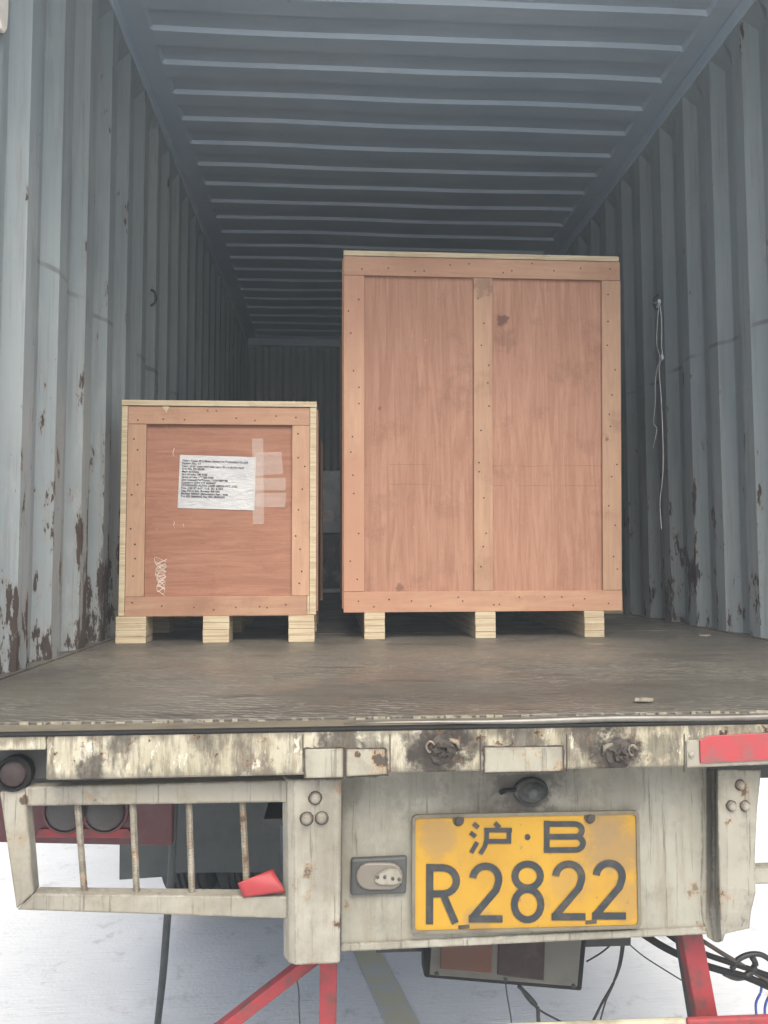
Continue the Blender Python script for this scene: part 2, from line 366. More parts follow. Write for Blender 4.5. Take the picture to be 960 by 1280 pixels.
# rust blots around the two stubs on the rear beam
Y_BEAM = 1.335
BEAM_T, BEAM_B = P(480, 911.5, Y_BEAM).z, P(480, 967, Y_BEAM).z
K1, K2 = P(553, 936, Y_BEAM), P(773, 941, Y_BEAM)
PHL, PHR = PX(71, 480, XL).y, PX(898, 460, XR).y
M = dict(
    wall=m_wall(PHL, 1.25), wallr=m_wall(PHR, .9), roof=m_roof(), floor=m_floor(), ground=m_ground(), lumber=m_lumber(),
    ply_x=m_ply('crate_plywood_flat_grain', 'x', (.27, .122, .077), (.365, .185, .12), (.20, .082, .05)),
    ply_z=m_ply('crate_plywood_upright_grain', 'z', (.30, .15, .096), (.40, .222, .15), (.24, .108, .068), lines=(P(600, 581, 2.79).z, P(600, 606, 2.79).z), knots=((P(628, 400, 2.8), .03, .8), (P(632, 425, 2.8), .05, .3), (P(500, 735, 2.8), .02, .6), (P(475, 510, 2.8), .012, .6))),
    bat_x=m_ply('crate_batten_flat_grain', 'x', (.36, .21, .135), (.44, .28, .18), (.27, .14, .09), .7, red=(.34, .16, .105)),
    bat_z=m_ply('crate_batten_upright_grain', 'z', (.37, .225, .145), (.45, .29, .188), (.28, .15, .097), .7, red=(.335, .175, .115), knots=((P(603, 356, 2.79), .05, .45), (P(759, 549, 2.79), .012, .8))),
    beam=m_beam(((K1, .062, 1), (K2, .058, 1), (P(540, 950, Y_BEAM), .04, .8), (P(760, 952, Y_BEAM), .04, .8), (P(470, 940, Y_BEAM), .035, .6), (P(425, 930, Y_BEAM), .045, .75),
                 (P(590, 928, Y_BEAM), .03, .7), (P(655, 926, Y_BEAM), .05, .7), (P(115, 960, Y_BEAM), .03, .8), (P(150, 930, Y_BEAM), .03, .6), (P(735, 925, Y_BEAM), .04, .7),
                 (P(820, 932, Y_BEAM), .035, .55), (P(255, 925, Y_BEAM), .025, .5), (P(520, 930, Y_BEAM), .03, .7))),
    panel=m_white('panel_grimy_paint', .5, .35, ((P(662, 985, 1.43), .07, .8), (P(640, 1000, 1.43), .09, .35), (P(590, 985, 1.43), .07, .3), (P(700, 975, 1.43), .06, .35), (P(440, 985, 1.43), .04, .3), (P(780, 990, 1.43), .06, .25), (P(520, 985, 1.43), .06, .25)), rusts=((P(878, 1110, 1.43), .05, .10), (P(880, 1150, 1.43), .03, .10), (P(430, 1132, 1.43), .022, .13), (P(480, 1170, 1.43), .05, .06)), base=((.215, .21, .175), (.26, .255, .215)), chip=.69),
    post=m_white('post_paint', .45, .7, rusts=((P(360, 1135, 1.36), .03, .12), (P(362, 1165, 1.36), .02, .10), (P(425, 1150, 1.36), .02, .13), (P(422, 1185, 1.36), .016, .15), (P(418, 985, 1.36), .025, .12), (P(364, 1110, 1.36), .012, .13), (P(395, 1200, 1.36), .02, .1)), base=((.255, .243, .20), (.30, .288, .245)), chip=.655),
    rail=m_white('guard_paint', .7, .6, (), rusts=((P(930, 990, 1.384), .03, .06), (P(357, 1120, 1.375), .03, .15), (P(30, 1000, 1.375), .012, .13), (P(11, 1000, 1.375), .010, .13), (P(945, 965, 1.4), .04, .12), (P(900, 975, 1.4), .03, .1), (P(897, 1120, 1.4), .03, .1), (P(20, 1050, 1.375), .02, .1)), base=((.21, .20, .166), (.265, .254, .213)), vertical=False, chip=.67),
    rubber=m_plain('black_rubber', (.014, .014, .014), .75, var=.4, spec=.2),
    flap=m_plain('mud_flap_rubber', (.045, .05, .05), .7, var=.4),
    steel=m_plain('bright_steel', (.17, .165, .15), .5, .7, dark=(.10, .08, .06)),
    sill=m_plain('sill_worn_steel', (.135, .12, .085), .6, .1, .5, 16, (.06, .05, .04)),
    dark=m_plain('dark_steel', (.05, .05, .05), .6, .3),
    rustd=m_plain('rusty_iron', (.06, .05, .042), .85, .2, .5, 30, (.02, .017, .015), bump=.8),
    redpaint=m_plain('red_paint', (.235, .022, .028), .6, var=.62, scale=26, dark=(.075, .04, .034)),
    reflect=m_plain('red_reflective_sheet', (.28, .030, .036), .45, var=.6, scale=34, dark=(.16, .06, .055), spec=.6, bump=.05),
    redlens=m_lens('red_lens', (.07, .010, .014), .5), greylens=m_lens('dusty_lens', (.04, .034, .033), .55),
    orange=m_lens('faded_amber_lens', (.10, .05, .035)), maroon=m_lens('faded_red_lens', (.022, .010, .010), .75),
    boxgrey=m_plain('lamp_box_grey', (.095, .092, .08), .6), wire=m_plain('cable_black', (.015, .015, .017), .5, bump=0),
    blue=m_plain('blue_hose', (.03, .06, .24), .4, bump=0), plate=m_plate(),
    ink=m_plain('plate_characters', (.012, .017, .021), .5, var=.4, scale=45, dark=(.06, .05, .035)),
    paper=m_paper(), text=m_plain('printed_ink', (.06, .06, .07), .7, bump=0), tape=m_tape(), film=m_film(),
    carton=m_plain('grey_carton', (.55, .56, .57), .7), string=m_plain('white_string', (.8, .8, .78), .6, bump=0),
    chalk=m_plain('chalk_scribble', (.62, .52, .45), .8, bump=0), nail=m_plain('nail_head', (.05, .04, .035), .5, .4, bump=0),
    yellow=m_plain('worn_yellow_paint', (.47, .44, .30), .8, var=.9, scale=7, dark=(.44, .45, .44)),
    tyre=m_plain('tyre_rubber', (.02, .02, .02), .8), olive=m_plain('device_case', (.045, .048, .047), .6),
    lensb=m_lens('cloudy_lens', (.13, .115, .095), .4), cream=m_plain('cream_plastic', (.70, .67, .60), .4, bump=0),
    rod=m_white('rod_grimy_paint', .8, .8, (), base=((.17, .16, .125), (.24, .22, .18)), chip=.6),
    chipc=m_plain('bare_edge_chips', (.26, .235, .18), .7, var=.6, scale=60, dark=(.08, .07, .055)),
    scrapc=m_plain('faded_red_sheet', (.24, .02, .024), .6, var=.4, scale=14, dark=(.15, .02, .02)),
    wplate=m_white('plate_chipped_paint', .45, .9, (), rusts=((P(447, 943, 1.33), .008, .12), (P(484, 952, 1.33), .012, .12), (P(608, 940, 1.33), .014, .12), (P(655, 950, 1.33), .02, .1), (P(700, 960, 1.33), .02, .1)), base=((.215, .208, .165), (.27, .26, .21)), vertical=False, chip=.63),
    dusty=m_plain('dusty_black', (.03, .032, .032), .75, var=.7, scale=30, dark=(.075, .073, .066), spec=.2),
    barw=m_plain('bar_pale_paint', (.33, .31, .22), .6, dark=(.18, .16, .11), var=.6),
)

# ------------------------------------------------------------------ yard
bm = bm_new(); v = [bm.verts.new(p) for p in ((-600, -600, 0), (600, -600, 0), (600, 600, 0), (-600, 600, 0))]; bm.faces.new(v)
g = obj('ground', bm, M['ground']); g['kind'] = 'structure'
bm = bm_new()
a = [PZ(x, y, .004) for x, y in ((436, 1175), (468, 1175), (528, 1285), (486, 1285))]
d1 = (a[3] - a[0]).normalized(); d2 = (a[2] - a[1]).normalized()
pts = [a[0] - d1 * 6, a[1] - d2 * 6, a[2] + d2 * 3, a[3] + d1 * 3]
for p in pts: p.z = .004
bm.faces.new([bm.verts.new(p) for p in pts]); o = obj('road_marking', bm, M['yellow']); o['kind'] = 'structure'

# ------------------------------------------------------------------ container
cont = thing('shipping_container', 'open grey corrugated steel shipping container holding the crates', 'container', (0.355, Y_SILL, FLOOR_Z - .15))
PITCH = .242
def wall_profile(y0, y1, phase):
    seg = [(.070, 0), (.060, 1), (.052, 1), (.060, 0)]     # ridge, slope out, groove, slope back in (offset 1 = outward)
    ys = []; y = phase
    while y > y0: y -= PITCH
    while y < y1 + PITCH:
        ys += [(y, 0), (y + .070, 0), (y + .130, 1), (y + .182, 1)]; y += PITCH
    return [(min(max(a, y0), y1), b) for a, b in ys if y0 - .07 <= a <= y1 + .07]
def side_wall(X, sgn, phase):
    bm = bm_new(); prof = wall_profile(Y_SILL + .09, Y_END, phase); rows = []
    H0, H1 = FLOOR_Z - .01, ROOF_Z - .055
    zs = [H0, H0 + .02, H1 - .09, H1]
    for (y, b) in prof:
        rows.append([bm.verts.new((X + sgn * .034 * b * (1 if 0 < i < 3 else (.95 if i == 0 else .0)), y, z)) for i, z in enumerate(zs)])
    for i in range(len(rows) - 1):
        for k in range(3):
            try: bm.faces.new((rows[i][k], rows[i + 1][k], rows[i + 1][k + 1], rows[i][k + 1]))
            except ValueError: pass
    bmesh.ops.remove_doubles(bm, verts=bm.verts, dist=1e-5)
    return obj('side_wall', bm, M['wall' if sgn < 0 else 'wallr'], cont)
side_wall(XL, -1, PHL)
side_wall(XR, 1, PHR)
# roof sheet with pressed ribs
ry = PZ(161, 37, ROOF_Z).y
bm = bm_new(); prof = []; y = ry - .209 * 12
while y < Y_END + .2:
    prof += [(y, 0), (y + .088, 0), (y + .100, 1), (y + .197, 1)]; y += .209
prof = [(min(max(a, Y_SILL + .1), Y_END), b) for a, b in prof if Y_SILL - .1 < a < Y_END + .15]
xs = [(XL - .03, 0), (XL + .088, 0), (XL + .100, 1), (XR - .100, 1), (XR - .088, 0), (XR + .03, 0)]
xs = xs[:3] + [(XL + .1 + (XR - XL - .2) * k / 16, 1) for k in range(1, 16)] + xs[3:]
def dent(x, y): return .004 * math.sin(x * 2.3 + y * 1.7) * math.sin(y * 2.9 - x * 1.1) + .0022 * math.sin(x * 6.1 + y * 4.3)
rows = [[bm.verts.new((x, y + (.5 * dent(x + 3, y) if k else 0), ROOF_Z + .015 * b * k + (dent(x, y) if k else 0))) for x, k in xs] for y, b in prof]
for i in range(len(rows) - 1):
    for k in range(len(xs) - 1): bm.faces.new((rows[i][k], rows[i + 1][k], rows[i + 1][k + 1], rows[i][k + 1]))
obj('roof_panel', bm, M['roof'], cont)
# end wall
bm = bm_new(); x = XL - .05; i = 0; rows = []
while x < XR + .06:
    for dx, b in ((0, 0), (.045, 0), (.07, 1), (.105, 1)):
        rows.append([bm.verts.new((x + dx, Y_END - .01 + .035 * b, z)) for z in (FLOOR_Z - .01, ROOF_Z - .03)])
    x += .13
for i in range(len(rows) - 1): bm.faces.new((rows[i][0], rows[i + 1][0], rows[i + 1][1], rows[i][1]))
obj('end_wall', bm, M['wall'], cont)
boxo('end_rail', XL - .03, XR + .03, Y_END - .05, Y_END + .04, ROOF_Z - .07, ROOF_Z - .003, M['roof'], cont, .004)
for X, s_ in ((XL, -1), (XR, 1)):
    x0, x1 = sorted((X - s_ * .008, X + s_ * .06))
    boxo('top_rail', x0, x1, Y_SILL + .1, Y_END, ROOF_Z - .062, ROOF_Z - .003, M['roof'], cont, .005)
    x0, x1 = sorted((X - s_ * .012, X + s_ * .06))
    boxo('bottom_rail', x0, x1, Y_SILL + .1, Y_END, FLOOR_Z - .15, FLOOR_Z + .003, M['floor'], cont, .001)
    x0, x1 = sorted((X + s_ * .002, X + s_ * .11))
    boxo('corner_post', x0, x1, Y_SILL, Y_SILL + .11, FLOOR_Z - .15, ROOF_Z + .03, M['wall'], cont, .006)
boxo('door_header', XL + .002, XR - .002, Y_SILL + .02, Y_SILL + .11, ROOF_Z - .03, ROOF_Z + .08, M['wall'], cont, .006)
# floor: sheets with open joints
fx = [XL + .013, (XL + XR) / 2, XR - .013]
fy = [Y_SILL + .075, 1.80, 3.02, 4.24, 5.46, 6.68, Y_END - .02]
for i in range(len(fy) - 1):
    for k in range(1):
        boxo('floor_board', fx[0], fx[2], fy[i] + .0015, fy[i + 1] - .0015, FLOOR_Z - .028, FLOOR_Z + random.uniform(-.0008, .0008), M['floor'], cont, .0015)
boxo('floor_beam', XL, XR, Y_SILL + .16, Y_END, FLOOR_Z - .15, FLOOR_Z - .03, M['dark'], cont, 0)
# sill: worn steel plate, ragged edge, rounded lip
sill = boxo('door_sill', XL - .1, XR + .1, Y_SILL, Y_SILL + .073, P(480, 916, Y_SILL).z, FLOOR_Z - .004, M['sill'], cont, .012)
bm = bm_new(); x = XL
while x < XR:
    l = random.uniform(.003, .022)
    if random.random() < .6:
        a_ = Y_SILL + .066 + random.uniform(0, .006)
        add_box(bm, x, x + l, a_, a_ + random.uniform(.002, .005), FLOOR_Z - .005, FLOOR_Z + random.uniform(-.002, .0012))
    x += l + random.uniform(.0, .018)
o = obj('chipped_edge', bm, M['chipc'], sill); o['kind'] = 'stuff'
za = P(480, 904, Y_SILL - .008).z
tubeo('sill_lip', [(P(430, 905, Y_SILL).x + k * .08, Y_SILL - .008, za + .0012 * math.sin(k * 1.3)) for k in range(16)], [min(.0062, .001 + .0011 * k) for k in range(16)], M['steel'], sill)
boxo('door_gasket', XL - .08, XR + .08, Y_SILL - .012, Y_SILL + .004, za - .0125, za - .0055, M['rubber'], sill, .003)

# lashing rings
def lash(X, px, py, sgn):
    p = PX(px, py, X)
    bm = bm_new(); pts = [p + Vector((-sgn * (.012 + .022 * math.sin(t * math.pi / 8)), 0, .035 * math.cos(t * math.pi / 8))) for t in range(9)]
    add_tube(bm, pts, .006, 8)
    o = obj('lashing_ring', bm, M['dark'], cont, 0, True); return p
lp = lash(XR, 826, 378, 1); lash(XL, 185, 372, -1)

# ------------------------------------------------------------------ crates
def nails(root, spots, Y):
    bm = bm_new()
    for x, z in spots: add_lathe(bm, (x, Y, z), (0, -1, 0), [(.0032, -.001), (.0032, .0006), (.0012, .0012)], 7)
    o = obj('nail_heads', bm, M['nail'], root); o['kind'] = 'stuff'
def jit(a, b, n, s): return [a + (b - a) * (i + .5) / n + random.uniform(-s, s) for i in range(n)]
def layered_block(name, x0, x1, y0, y1, z0, z1, root, n=4):
    bm = bm_new(); h = (z1 - z0) / n
    for i in range(n):
        d = random.uniform(-.0005, .0005); e = random.uniform(-.0006, .0006)
        add_box(bm, x0 + d, x1 + d + e, y0 + e, y1, z0 + i * h + (.0004 if i else 0), z0 + (i + 1) * h - (.0006 if i < n - 1 else 0))
    return obj(name, bm, M['lumber'], root, .0005)

# -- small crate
YS = 2.73; D = .85
A = P(153, 500, YS); B = P(395, 769, YS)
x0, x1 = A.x, B.x; ztop = A.z; zb = P(270, 769, YS).z
sx = (x1 - x0) / 242
def sX(px): return x0 + (px - 153) * sx
def sZ(py): return ztop + (py - 500) * (zb - ztop) / 269
small = thing('wooden_crate', 'small reddish plywood crate with white paper label and pale edges', 'crate', ((x0 + x1) / 2, YS + D / 2, FLOOR_Z))
boxo('lid', x0 - .001, x1 + .001, YS - .006, YS + D, sZ(507), sZ(500), M['lumber'], small, .0015)
for a, b in ((x0, sX(160)), (sX(387), x1)):
    sp = boxo('side_panel', a, b, YS + .0035, YS + D - .002, zb, sZ(507.3), M['ply_x'], small, .001)
    boxo('panel_edge', a, b, YS - .002, YS + .003, zb, sZ(507.3), M['lumber'], sp, .0005)
boxo('front_panel', sX(161), sX(386), YS + .014, YS + .024, zb + .002, sZ(507.6), M['ply_x'], small, .0005)
boxo('back_panel', sX(161), sX(386), YS + D - .02, YS + D - .006, zb + .002, sZ(507.6), M['ply_x'], small, .0005)
boxo('batten', sX(160.4), sX(386.6), YS, YS + .0138, sZ(530), sZ(507.6), M['bat_x'], small, .0012)
boxo('batten', sX(160.4), sX(383.5), YS, YS + .0138, zb - .002, sZ(746), M['bat_x'], small, .0012)
boxo('batten', sX(160.4), sX(183), YS + .0006, YS + .0138, sZ(745.6), sZ(530.4), M['bat_z'], small, .0012)
boxo('batten', sX(364.5), sX(386.6), YS + .0006, YS + .0138, sZ(745.6), sZ(530.4), M['bat_z'], small, .0012)
boxo('batten', sX(384), sX(386.6), YS - .0006, YS + .0138, zb, sZ(745.9), M['lumber'], small, .0008)
boxo('bottom_deck', x0 + .002, x1 - .002, YS + .002, YS + D - .004, zb - .004, zb + .012, M['bat_x'], small, .001)
boxo('side_batten', x1 + .0005, x1 + .006, YS + .02, YS + .09, zb + .01, sZ(509), M['ply_z'], small, .001)
boxo('side_batten', x1 + .0005, x1 + .012, YS + D - .09, YS + D - .02, zb + .01, sZ(509), M['bat_z'], small, .001)
for (a, b) in ((150.5, 187), (256, 288), (361, 393)):
    for j, yy in enumerate((YS - .006, YS + D / 2 - .05, YS + D - .1)):
        layered_block('foot', sX(a), sX(b), yy, yy + .1, FLOOR_Z, zb - .003, small)
nails(small, [(sX(x), sZ(519 + random.uniform(-7, 7))) for x in jit(168, 382, 9, 10)] + [(sX(x), sZ(757 + random.uniform(-6, 6))) for x in jit(168, 380, 8, 12)]
      + [(sX(171 + random.uniform(-6, 6)), sZ(y)) for y in jit(535, 742, 8, 12)] + [(sX(375 + random.uniform(-6, 6)), sZ(y)) for y in jit(535, 742, 9, 10)], YS)
# label, tape, scribble
YL = YS + .0125
lab4 = [P(*p, YL) for p in ((225, 568.5), (320, 571.5), (318, 638), (222, 635))]
bm = bm_new(); n = 14; gridv = []
for j in range(n + 1):
    row = []
    for i in range(n + 1):
        u, t = i / n, j / n
        p = (lab4[0] * (1 - u) + lab4[1] * u) * (1 - t) + (lab4[3] * (1 - u) + lab4[2] * u) * t
        p = p + Vector((0, -.0012 * abs(math.sin(u * 7 + t * 5) * math.sin(t * 9 - u * 2)), 0)); row.append(bm.verts.new(p))
    gridv.append(row)
for j in range(n):
    for i in range(n): bm.faces.new((gridv[j][i], gridv[j][i + 1], gridv[j + 1][i + 1], gridv[j + 1][i]))
label = obj('shipping_label', bm, M['paper'], small, 0, True); label['label'] = 'white paper label with fourteen lines of print'
lines = ['Name: Yuyao 4P-2 Matao Equipment Technology Co.,Ltd', 'Package No.: 1/1', 'Name of the content/details: Laser Sheet glueing mach', 'Item No: P0143508',
         'Made in: China', 'Net Weight: 180 KGS', 'Gross weight: 199.000 KGS', 'Dimensions(L*W*H)mm: 1170*780*980', 'Customer order ref: 4500437',
         'CONSIGNEE: ALPHA LASER MEDIA PVT., LTD', 'F.no. 108/109 A-59, F.I.E, 281 & 25/2', 'Opp.Timex Ind., Bombay 400 056',
         'Mumbai 400067, Maharashtra State, India', 'Tel: 022 28404042 Fax: 022 28406042']
cu = bpy.data.curves.new('print_tmp', 'FONT'); cu.body = '\n'.join(lines); cu.size = .0131; cu.space_line = 1.0
cu.offset = .0004
to = bpy.data.objects.new('print_tmp', cu); C.objects.link(to)
dg = bpy.context.evaluated_depsgraph_get(); dg.update()
tme = bpy.data.meshes.new_from_object(to.evaluated_get(dg)); bpy.data.objects.remove(to)
xsz = max(v.co.x for v in tme.vertices); ysz = min(v.co.y for v in tme.vertices); ymx = max(v.co.y for v in tme.vertices)
uu = (lab4[1] - lab4[0]); vv = (lab4[3] - lab4[0])
for v_ in tme.vertices:
    u = .035 + .86 * v_.co.x / xsz; t = .085 + .71 * (ymx - v_.co.y) / (ymx - ysz)
    v_.co = lab4[0] + uu * u + vv * t + Vector((0, -.002, 0))
obj_me('printed_text', tme, M['text'], label)
for a in (((315, 548), (329, 548), (330, 655), (316, 655)), ((318, 566), (352, 565), (354, 592), (318, 595)), ((319, 598), (357, 597), (357, 613), (319, 613)), ((319, 617), (358, 616), (356, 634), (319, 634))):
    bm = bm_new(); bm.faces.new([bm.verts.new(P(*p, YL - .0022 - .0003 * (a[0][0] - 315))) for p in a]); obj('clear_tape', bm, M['tape'], small)
pts = []
for k in range(70):
    t = k / 69
    pts.append(P(201 + 8.5 * math.sin(k * 1.75 + .6 * math.sin(k)) * (1 - .4 * t), 699 + 42 * t + 4 * math.sin(k * 2.3), YS + .0135))
tubeo('chalk_scribble', spline(pts, 3), .0009, M['chalk'], small, 5)
for q in (((218, 560), (216, 566), (218, 571)), ((218, 652), (217, 657), (219, 661)), ((229, 655), (230, 658), (228, 661))):
    tubeo('chalk_scribble', [P(x, y, YS + .0135) for x, y in q], .001, M['chalk'], small, 5)
bm = bm_new(); bm.faces.new([bm.verts.new(P(x, y, YS - .0012)) for x, y in ((202, 507), (212, 507), (208, 516))]); obj('paper_scrap', bm, M['lumber'], small)

# -- tall crate
YB = 2.79; DB = 1.12
A = P(429.5, 313, YB); B = P(778, 763, YB)
bx0, bx1 = A.x, B.x; bz0 = P(600, 763.5, YB).z; bz1 = P(600, 317, YB).z
def tX(px): return bx0 + (px - 429.5) * (bx1 - bx0) / 348.5
def tZ(py): return bz1 + (py - 313) * (bz0 - bz1) / 450
tall = thing('wooden_crate', 'tall plywood crate with a centre batten and two upright panels', 'crate', ((bx0 + bx1) / 2, YB + DB / 2, FLOOR_Z))
boxo('lid', bx0, bx1 - .008, YB - .004, YB + DB, tZ(319.5), tZ(313), M['lumber'], tall, .0015)
boxo('side_panel', bx0, bx0 + .012, YB + .0145, YB + DB - .002, bz0, tZ(320), M['ply_z'], tall, .001)
boxo('side_panel', bx1 - .012, bx1, YB + .0145, YB + DB - .002, bz0, tZ(320), M['ply_z'], tall, .001)
boxo('front_panel', tX(447), tX(598), YB + .014, YB + .024, bz0 + .02, tZ(325), M['ply_z'], tall, .0005)
boxo('front_panel', tX(598.6), tX(760), YB + .014, YB + .024, bz0 + .02, tZ(325), M['ply_z'], tall, .0005)
boxo('back_panel', bx0 + .013, bx1 - .013, YB + DB - .016, YB + DB - .004, bz0 + .002, tZ(320), M['ply_z'], tall, .0005)
boxo('batten', bx0, bx1 - .003, YB, YB + .014, tZ(344), tZ(320), M['bat_x'], tall, .0012)
boxo('batten', bx0, bx1, YB, YB + .014, bz0 - .003, tZ(739), M['bat_x'], tall, .0012)
boxo('batten', bx0, tX(455), YB + .0006, YB + .014, tZ(738.6), tZ(344.4), M['bat_z'], tall, .0012)
boxo('batten', tX(591), tX(614.5), YB + .0006, YB + .0138, tZ(738.6), tZ(344.4), M['bat_z'], tall, .0012)
boxo('batten', tX(753.5), bx1 - .001, YB + .0006, YB + .014, tZ(738.6), tZ(344.4), M['bat_z'], tall, .0012)
for yy in (YB + .02, YB + DB - .1):
    boxo('side_batten', bx0 - .005, bx0 - .0005, yy, yy + .08, bz0 + .01, tZ(322), M['bat_z'], tall, .001)
boxo('bottom_deck', bx0 + .003, bx1 - .003, YB + .016, YB + DB - .006, bz0 - .004, bz0 + .012, M['bat_x'], tall, .001)
for (a, b) in ((455, 480), (592, 617), (729, 754)):
    layered_block('runner', tX(a), tX(b), YB - .004, YB + DB, FLOOR_Z, bz0 - .0035, tall)
nails(tall, [(tX(x), tZ(331 + random.uniform(-7, 7))) for x in jit(440, 770, 12, 10)] + [(tX(x), tZ(752 + random.uniform(-6, 6))) for x in jit(440, 772, 15, 10)]
      + [(tX(c + random.uniform(-7, 7)), tZ(y)) for c in (442, 603, 765) for y in jit(350, 735, 13, 13)], YB)

for c_ in tall.children:
    if c_.type == 'MESH' and c_.name.split('.')[0] != 'runner':
        for v_ in c_.data.vertices:
            k_ = max(0, (v_.co.z - bz0) / (bz1 - bz0)) * max(0, (v_.co.x - bx0) / (bx1 - bx0)); v_.co.x += .024 * k_
# -- wrapped goods behind, seen through the gap between the crates
YW = 4.2
def w_(px, py): return P(px, py, YW)
wr = thing('wrapped_pallet', 'dark film wrapped goods on a pallet behind the gap between crates', 'pallet', (.15, YW + .4, FLOOR_Z))
wx0, wx1 = -.32, .62
bm = bm_new(); add_box(bm, wx0, wx1, YW, YW + .8, w_(415, 735).z, w_(415, 668).z)
bmesh.ops.subdivide_edges(bm, edges=bm.edges, cuts=7, use_grid_fill=True)
for v_ in bm.verts: v_.co += Vector([random.uniform(-.009, .009) for _ in range(3)])
obj('wrapped_load', bm, M['film'], wr, 0, True)
boxo('carton', wx0 + .04, wx1 - .1, YW + .03, YW + .5, w_(415, 666).z, w_(415, 588).z, M['carton'], wr, .006)
quado('white_tag', ((402.5, 638), (417, 638), (417, 652), (402.5, 652)), YW + .026, .003, M['cream'], wr, 0)
pz = w_(415, 736).z
boxo('pallet_deck', wx0 - .02, wx1 + .02, YW - .02, YW + .82, pz - .02, pz, M['carton'], wr, .003)
for a in (wx0, (wx0 + wx1) / 2 - .05, wx1 - .1): boxo('pallet_foot', a, a + .1, YW - .01, YW + .8, FLOOR_Z, pz - .0205, M['carton'], wr, .003)
# timber block behind the tall crate
p = PZ(755, 773, FLOOR_Z); q = PZ(782, 773, FLOOR_Z)
p = P(752, 770, YB + DB + .06); q = P(779, 770, YB + DB + .06)
bm = bm_new()
for i in range(3): add_box(bm, p.x + .001 * i, q.x - .0007 * i, YB + DB + .06, YB + DB + .3, FLOOR_Z + i * .031, FLOOR_Z + .0305 + i * .031)
tag(obj('timber_block', bm, M['lumber'], None, .002), 'pale timber block on the floor behind the right runner of the tall crate', 'timber')

# string hanging from the ring on the right wall
sy = lp.y; sxp = XR - .045
def SW(px, py): return PX(px, py, sxp)
st = thing('white_string', 'thin white plastic string hanging knotted from the right container wall', 'string', tuple(SW(825, 640)))
tubeo('strand', spline([SW(*q) for q in ((824, 376), (822, 400), (821, 430), (825, 447), (821, 463), (819, 480), (819, 505), (817, 528), (821, 537), (816, 560))]), .0021, M['string'], st, 6)
tubeo('strand', spline([SW(*q) for q in ((824, 376), (827, 400), (827, 430), (828, 446), (824, 460), (826, 490), (828, 530), (829, 570), (828, 600), (825, 628), (827, 662))]), .0021, M['string'], st, 6)
bm = bm_new(); add_lathe(bm, SW(824, 377), (0, 0, 1), [(.003, -.012), (.008, -.004), (.008, .004), (.003, .012)], 8); obj('knot', bm, M['string'], st, 0, True)
bm = bm_new(); add_lathe(bm, SW(828, 446), (0, .2, 1), [(.003, -.014), (.007, -.004), (.006, .005), (.003, .014)], 8); obj('knot', bm, M['string'], st, 0, True)
tubeo('loose_end', [SW(824, 377), SW(818, 379), SW(812, 376)], .002, M['string'], st, 6)
tubeo('loose_end', [SW(824, 377), (XR - .022, lp.y, lp.z - .03), (XR - .034, lp.y, lp.z + .0)], .002, M['string'], st, 6)
# pale strap tip on the left wall
X_ = XL + .012
bm = bm_new(); add_prism(bm, [PX(x, y, X_) for x, y in ((-8, -60), (12, -60), (11, 15), (9.5, 36), (6, 42), (2, 36), (-2, 10))], (-.02, 0, 0))
tag(obj('plastic_strap', bm, M['cream'], None, .003), 'cream plastic strap tip hanging high on the left container wall', 'strap')
# chips of wood on the floor
for i, (px, py, l, lab) in enumerate(((881, 795, .045, 'pale wood chip lying near the right container wall'), (805, 876, .04, 'pale wood chip lying near the door sill'))):
    c = PZ(px, py, FLOOR_Z + .004); bm = bm_new()
    add_prism(bm, [c + Vector(v_) for v_ in ((-l / 2, -.004, 0), (l * .2, -.009, 0), (l / 2, 0, 0), (l * .1, .008, 0), (-l * .4, .007, 0))], (0, 0, .005))
    tag(obj('wood_chip', bm, M['chipc']), lab, 'wood chip')

# ------------------------------------------------------------------ trailer
tr = thing('container_trailer', 'white painted rear of a skeletal container trailer with yellow plate', 'trailer', (.355, 1.45, 0))
TX0, TX1 = XL - .07, XR + .07
YBm = Y_BEAM; YP = 1.43
zt = BEAM_T; zbm = P(480, 967, YBm).z
lx = P(57, 960, YBm).x
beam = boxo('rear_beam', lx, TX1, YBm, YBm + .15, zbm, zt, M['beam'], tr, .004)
zl = P(30, 938, YBm).z
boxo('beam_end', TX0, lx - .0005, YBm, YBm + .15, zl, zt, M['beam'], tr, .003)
# recessed lamp at the beam's end
lh = boxo('lamp_housing', TX0, lx - .001, YBm + .055, YBm + .14, zbm - .015, zl - .001, M['dark'], tr, .004)
bm = bm_new(); c = P(22, 964, YBm + .055); add_lathe(bm, c, (0, -1, 0), [(.030, 0), (.030, .018), (.024, .022), (.024, .016)], 24); obj('lamp_ring', bm, M['rubber'], lh, 0, False)
bm = bm_new(); add_lathe(bm, c, (0, -1, 0), [(.0235, .004), (.0235, .017), (.019, .022), (.01, .025), (.001, .026)], 24); obj('lens', bm, M['maroon'], lh, 0, True)
bm = bm_new(); c = P(-4, 966, YBm + .055); add_lathe(bm, c, (0, -1, 0), [(.016, 0), (.016, .015), (.01, .02)], 16); obj('lamp_ring', bm, M['rubber'], lh, 0, True)
